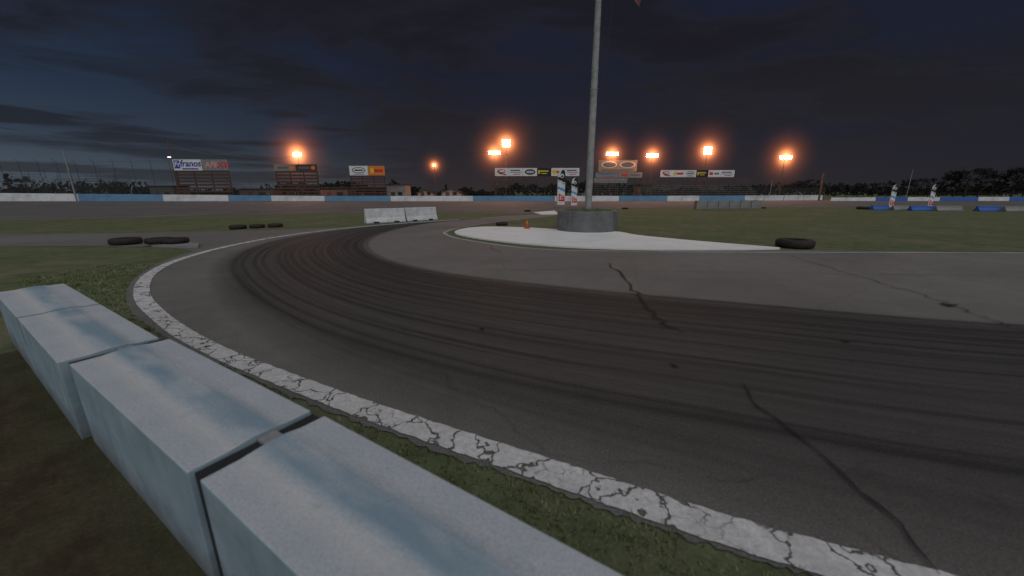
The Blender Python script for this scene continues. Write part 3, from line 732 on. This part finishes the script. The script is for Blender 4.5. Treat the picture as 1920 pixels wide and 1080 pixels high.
# ------------------------------------------------------------------ floodlight towers
k=N('emissive_halo'); tc=k.node('ShaderNodeTexCoord'); ln=k.node('ShaderNodeVectorMath',operation='LENGTH'); k.l.new(tc.outputs['Object'],ln.inputs[0])  # emission-only volume imitates the glow around each lamp; nothing in it scatters light
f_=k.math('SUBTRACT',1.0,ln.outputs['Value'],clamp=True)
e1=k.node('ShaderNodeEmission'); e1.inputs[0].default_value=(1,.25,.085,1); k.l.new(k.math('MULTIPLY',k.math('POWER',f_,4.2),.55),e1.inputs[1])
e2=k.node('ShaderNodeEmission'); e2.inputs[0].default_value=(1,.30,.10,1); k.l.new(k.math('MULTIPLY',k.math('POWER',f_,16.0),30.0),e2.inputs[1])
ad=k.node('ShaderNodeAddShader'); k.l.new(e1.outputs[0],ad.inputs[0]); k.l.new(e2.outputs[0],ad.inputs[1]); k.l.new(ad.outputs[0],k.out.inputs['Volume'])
M_HALO=k.m; M_HALO.cycles.volume_step_rate=.12
import bmesh
hme=bpy.data.meshes.new('halo_glow'); bm=bmesh.new(); bmesh.ops.create_icosphere(bm,subdivisions=3,radius=1); bm.to_mesh(hme); bm.free(); hme.materials.append(M_HALO)
def halo_glow(loc,R):
    o=bpy.data.objects.new('halo_glow',hme); COL.objects.link(o); o.location=loc; o.scale=(R,1.3,R); tag(o,'orange self-emitting volume imitating the glow around a floodlight','halo_glow','imitated glow around floodlights','stuff')
def tower(u,v,Y,heads,Rz,label,rows=1,m=M_LAMP,wid=1.0,pw=1400,stay=True,hy=98.0):
    g=W(u,v,Y); o=empty('floodlight_tower',(g.x,Y,0)); tag(o,label,'floodlight','floodlight towers around the oval')
    z=g.z; b=MB(); b.cyl((0,.15,0),(0,.15,z+.3*rows),.16,.09,10); b.obj('mast',M_DSTEEL,parent=o)
    for rr in range(rows):
        zz=z+(rr-(rows-1)/2)*.95
        b=MB(); b.box((0,.12,zz-.38),(heads*wid+.2,.1,.1)); b.obj('crossbar',M_DSTEEL,parent=o)
        for i in range(heads):
            x=(i-(heads-1)/2)*wid
            b=MB(); b.prism([(-.42,-.33),(-.42,.33),(.42,.33),(.42,-.33)],-.05,.14); b.prism([(-.22,-.16),(-.22,.16),(.22,.16),(.22,-.16)],.14,.30)
            b.v=[(p[0]+x,p[1],p[2]+zz) for p in b.v]; lh=b.obj('lamp_head',M_DSTEEL,parent=o)
            b=MB(); b.box((x,-.07,zz),(.80,.03,.64)); b.obj('lens',m,parent=lh)
    if stay:
        b=MB()
        for sx_ in(-1.6,1.6): b.cyl((0,.15,z*.45),(sx_,.6,0),.06,.06,6)
        b.cyl((-.7,.35,z*.25),(.7,.35,z*.25),.04,n=5); b.obj('stay_legs',M_DSTEEL,parent=o)
    halo_glow(W(u,v,hy),Rz)
    L=bpy.data.lights.new('flood','POINT'); L.energy=pw; L.color=(1,.38,.16); L.shadow_soft_size=.6
    lo=bpy.data.objects.new('flood_light',L); COL.objects.link(lo); lo.location=(0,-1.2,z-.2); lo.parent=o
    return o
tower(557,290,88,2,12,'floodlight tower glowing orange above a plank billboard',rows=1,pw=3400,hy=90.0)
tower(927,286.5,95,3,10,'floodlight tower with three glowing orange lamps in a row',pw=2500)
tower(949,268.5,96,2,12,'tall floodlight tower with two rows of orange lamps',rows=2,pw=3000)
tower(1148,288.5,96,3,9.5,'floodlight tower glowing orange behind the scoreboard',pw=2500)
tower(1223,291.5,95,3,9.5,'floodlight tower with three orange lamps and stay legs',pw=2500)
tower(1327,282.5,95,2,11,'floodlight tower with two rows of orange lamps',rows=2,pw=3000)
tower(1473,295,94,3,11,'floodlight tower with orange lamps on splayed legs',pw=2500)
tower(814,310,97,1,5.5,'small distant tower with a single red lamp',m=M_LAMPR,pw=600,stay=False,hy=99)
# ------------------------------------------------------------------ trees
def leafmesh(seed,rx,h,conif):
    R=random.Random(seed); b=MB(); vs=[];fs=[]
    cl=[]
    for i in range(26):
        z=R.uniform(.22,1)*h; t=R.random()*6.28
        rad=rx*((1-z/h)*1.1+.08 if conif else math.sin(min(1,(z/h-.12)/.95)*math.pi)**.6)*R.uniform(.3,1)
        cl.append((rad*math.cos(t),rad*math.sin(t),z,R.uniform(.5,1.2)*(rx/3)*(.7 if conif else 1)))
    for cx,cy,cz,cr in cl:
        for _ in range(70):
            d=Vector((R.gauss(0,1),R.gauss(0,1),R.gauss(0,.75))).normalized()*cr*R.random()**.4
            p=Vector((cx,cy,cz))+d; s=R.uniform(.10,.24)
            a=Vector((R.gauss(0,1),R.gauss(0,1),R.gauss(0,1))).normalized(); c=a.orthogonal().normalized(); o=len(vs)
            vs+=[p-a*s,p+c*s*.7,p+a*s,p-c*s*.7]; fs.append((o,o+1,o+2,o+3))
    b.add(vs,fs); return b,cl
variants=[]
for sd,rx,h,cf in[(1,3.2,9,False),(2,2.4,10,True),(3,4.0,8.5,False),(4,2.8,11,False)]:
    r=empty('tree',(0,0,-100)); lb,cl=leafmesh(sd,rx,h,cf); lb.obj('crown',M_LEAF,parent=r,fix=False)
    b=MB(); b.cyl((0,0,0),(0,0,h*.5),.24,.14,8); b.cyl((0,0,h*.5),(0,0,h*.92),.14,.03,8)
    for c in cl[::3]: b.cyl((0,0,max(.2*h,c[2]*.7)),(c[0],c[1],c[2]),.07,.02,5)
    b.obj('trunk',M_BARK,parent=r); variants.append([r,h,True])
def tree(u,vtop,Y,vi,lab='dark leafy tree silhouetted against the dusk sky'):
    g=W(u,vtop,Y); V=variants[vi]; s=g.z/V[1]
    o=V[0] if V[2] else clone(V[0],(0,0,0)); V[2]=False
    o.location=(g.x,Y,0); s2=s*random.uniform(.9,1.15); o.scale=(s2*1.15,s2,s); o.rotation_euler=(0,0,random.random()*6)
    tag(o,lab,'tree','trees on the horizon')
for i,(u,v_) in enumerate([(1566,352),(1590,346),(1612,350),(1640,344),(1668,340),(1695,338),(1722,336),(1748,334),(1772,326),(1800,321),(1822,318),(1848,315),(1870,323),(1890,328),(1912,316),(1935,314),(1965,318),(1395,350),(1420,352)]):
    tree(u,v_,random.uniform(118,150),i%4)
for i,(u,v_) in enumerate([(10,326),(45,332),(150,340),(215,342),(250,345),(275,347),(480,354),(632,350),(690,352),(735,338),(752,344),(775,350),(836,346),(885,352),(905,354)]):
    tree(u,v_,random.uniform(115,140),(i*3+1)%4)
# distant woodland mass
vs=[];fs=[]
R=random.Random(5)
for _ in range(9000):
    x=R.uniform(-330,330); y=R.uniform(190,215); hh=4.0+2.0*math.sin(x*.05)+1.1*math.sin(x*.21+1)+.9*math.sin(x*.7); z=R.random()**.6*max(1.5,hh)
    s=R.uniform(.5,1.1); a=Vector((R.gauss(0,1),R.gauss(0,.4),R.gauss(0,1))).normalized(); c=Vector((-a.z,0,a.x)).normalized(); p=Vector((x,y,z)); o=len(vs)
    vs+=[p-a*s,p+c*s*.8,p+a*s,p-c*s*.8]; fs.append((o,o+1,o+2,o+3))
b=MB(); b.add(vs,fs); o=b.obj('woodland',M_LEAF,fix=False); tag(o,'far dark belt of woodland along the horizon','woodland',kind='stuff')
# ------------------------------------------------------------------ world
w=bpy.data.worlds.new("World"); S.world=w; w.use_nodes=True; nt=w.node_tree; nt.nodes.clear()
k=N.__new__(N); k.nt=nt; k.n=nt.nodes; k.l=nt.links
k.out=k.node('ShaderNodeOutputWorld'); bg=k.node('ShaderNodeBackground'); k.l.new(bg.outputs[0],k.out.inputs[0])
tc=k.node('ShaderNodeTexCoord'); sx=k.node('ShaderNodeSeparateXYZ'); k.l.new(tc.outputs['Generated'],sx.inputs[0])
X,Y_,Z=sx.outputs
left=k.ramp(Z,[(0,(.085,.108,.130)),(.05,(.062,.084,.110)),(.10,(.036,.054,.082)),(.18,(.021,.037,.066)),(.32,(.0135,.0235,.050)),(.55,(.0100,.0150,.031))])
right=k.ramp(Z,[(0,(.018,.018,.023)),(.12,(.0135,.0155,.026)),(.35,(.0115,.0140,.029)),(.6,(.0105,.0130,.028))])
base=k.mix(k.ramp(k.math('MULTIPLY_ADD',X,.7,.7),[(.08,0),(.56,1)]),left,right)
zz=k.math('ADD',k.math('MAXIMUM',Z,0.0),.13)
cx_=k.math('DIVIDE',X,zz); cy_=k.math('DIVIDE',Y_,zz)
cv=k.node('ShaderNodeCombineXYZ'); k.l.new(k.math('MULTIPLY',cx_,.8),cv.inputs[0]); k.l.new(k.math('MULTIPLY',cy_,1.25),cv.inputs[1]); cv.inputs[2].default_value=3.7
n1=k.noise(cv.outputs[0],.75,9,.60,.35); n2=k.noise(cv.outputs[0],.22,3,.5)
cm=k.ramp(k.math('ADD',k.math('MULTIPLY',n1,.65),k.math('MULTIPLY',n2,.35)),[(.485,0),(.54,.7),(.62,.95)])
# streaky low bands near the horizon
cv2=k.node('ShaderNodeCombineXYZ'); k.l.new(k.math('MULTIPLY',X,3.2),cv2.inputs[0]); k.l.new(k.math('MULTIPLY',Z,26.0),cv2.inputs[1]); cv2.inputs[2].default_value=1.3
nb=k.noise(cv2.outputs[0],1.0,6,.55,.3)
bands=k.math('MULTIPLY',k.ramp(nb,[(.47,0),(.56,.85)]),k.ramp(Z,[(.0,.7),(.16,1),(.26,0)]))
lowbreak=k.ramp(Z,[(.05,0),(.16,1)])
cm=k.math('MAXIMUM',k.math('MULTIPLY',cm,lowbreak),bands)
cloud=k.mix(k.ramp(Z,[(0,0),(.3,1)]),(.0170,.0190,.0245),(.0118,.0108,.0142))
wisp=k.math('MULTIPLY',k.ramp(n1,[(.49,0),(.53,.22),(.58,0)]),lowbreak)
base=k.mix(cm,base,cloud)
base=k.mix(wisp,base,(.023,.023,.031))
# warm light-pollution glow near the horizon ahead
gz=k.ramp(Z,[(0,1),(.10,.5),(.26,0)])
gx=k.ramp(k.math('MULTIPLY_ADD',X,.5,.5),[(.12,0),(.42,.85),(.58,1),(.70,.8),(.92,.05)])
gl=k.math('MULTIPLY',k.math('MULTIPLY',gz,gx),k.ramp(Y_,[(0,0),(.4,1)]))
add=k.mix(gl,(0,0,0),(.016,.0080,.0042))
base=k.mix(1.0,base,add,'ADD')
k.l.new(base,bg.inputs[0]); bg.inputs[1].default_value=1.0
# soft dusk light (wide after-glow behind the camera)
L=bpy.data.lights.new('dusk_sun','SUN'); L.energy=1.66; L.angle=math.radians(110); L.color=(.955,.97,1.0)
o=bpy.data.objects.new('dusk_sun',L); COL.objects.link(o); o.rotation_euler=Vector((.12,-.62,.78)).to_track_quat('Z','Y').to_euler()
# ------------------------------------------------------------------ camera
cam=bpy.data.cameras.new('camera'); cam.sensor_width=36; cam.lens=36*F/1920; cam.clip_end=6000; cam.clip_start=.05
cam.dof.use_dof=True; cam.dof.focus_distance=18; cam.dof.aperture_fstop=1.1
co=bpy.data.objects.new('camera',cam); COL.objects.link(co); co.location=(0,0,H); co.rotation_euler=(math.pi/2-P,0,0)
S.camera=co
S.view_settings.view_transform='Standard'; S.view_settings.look='None'; S.view_settings.exposure=0
bpy.context.view_layer.update()
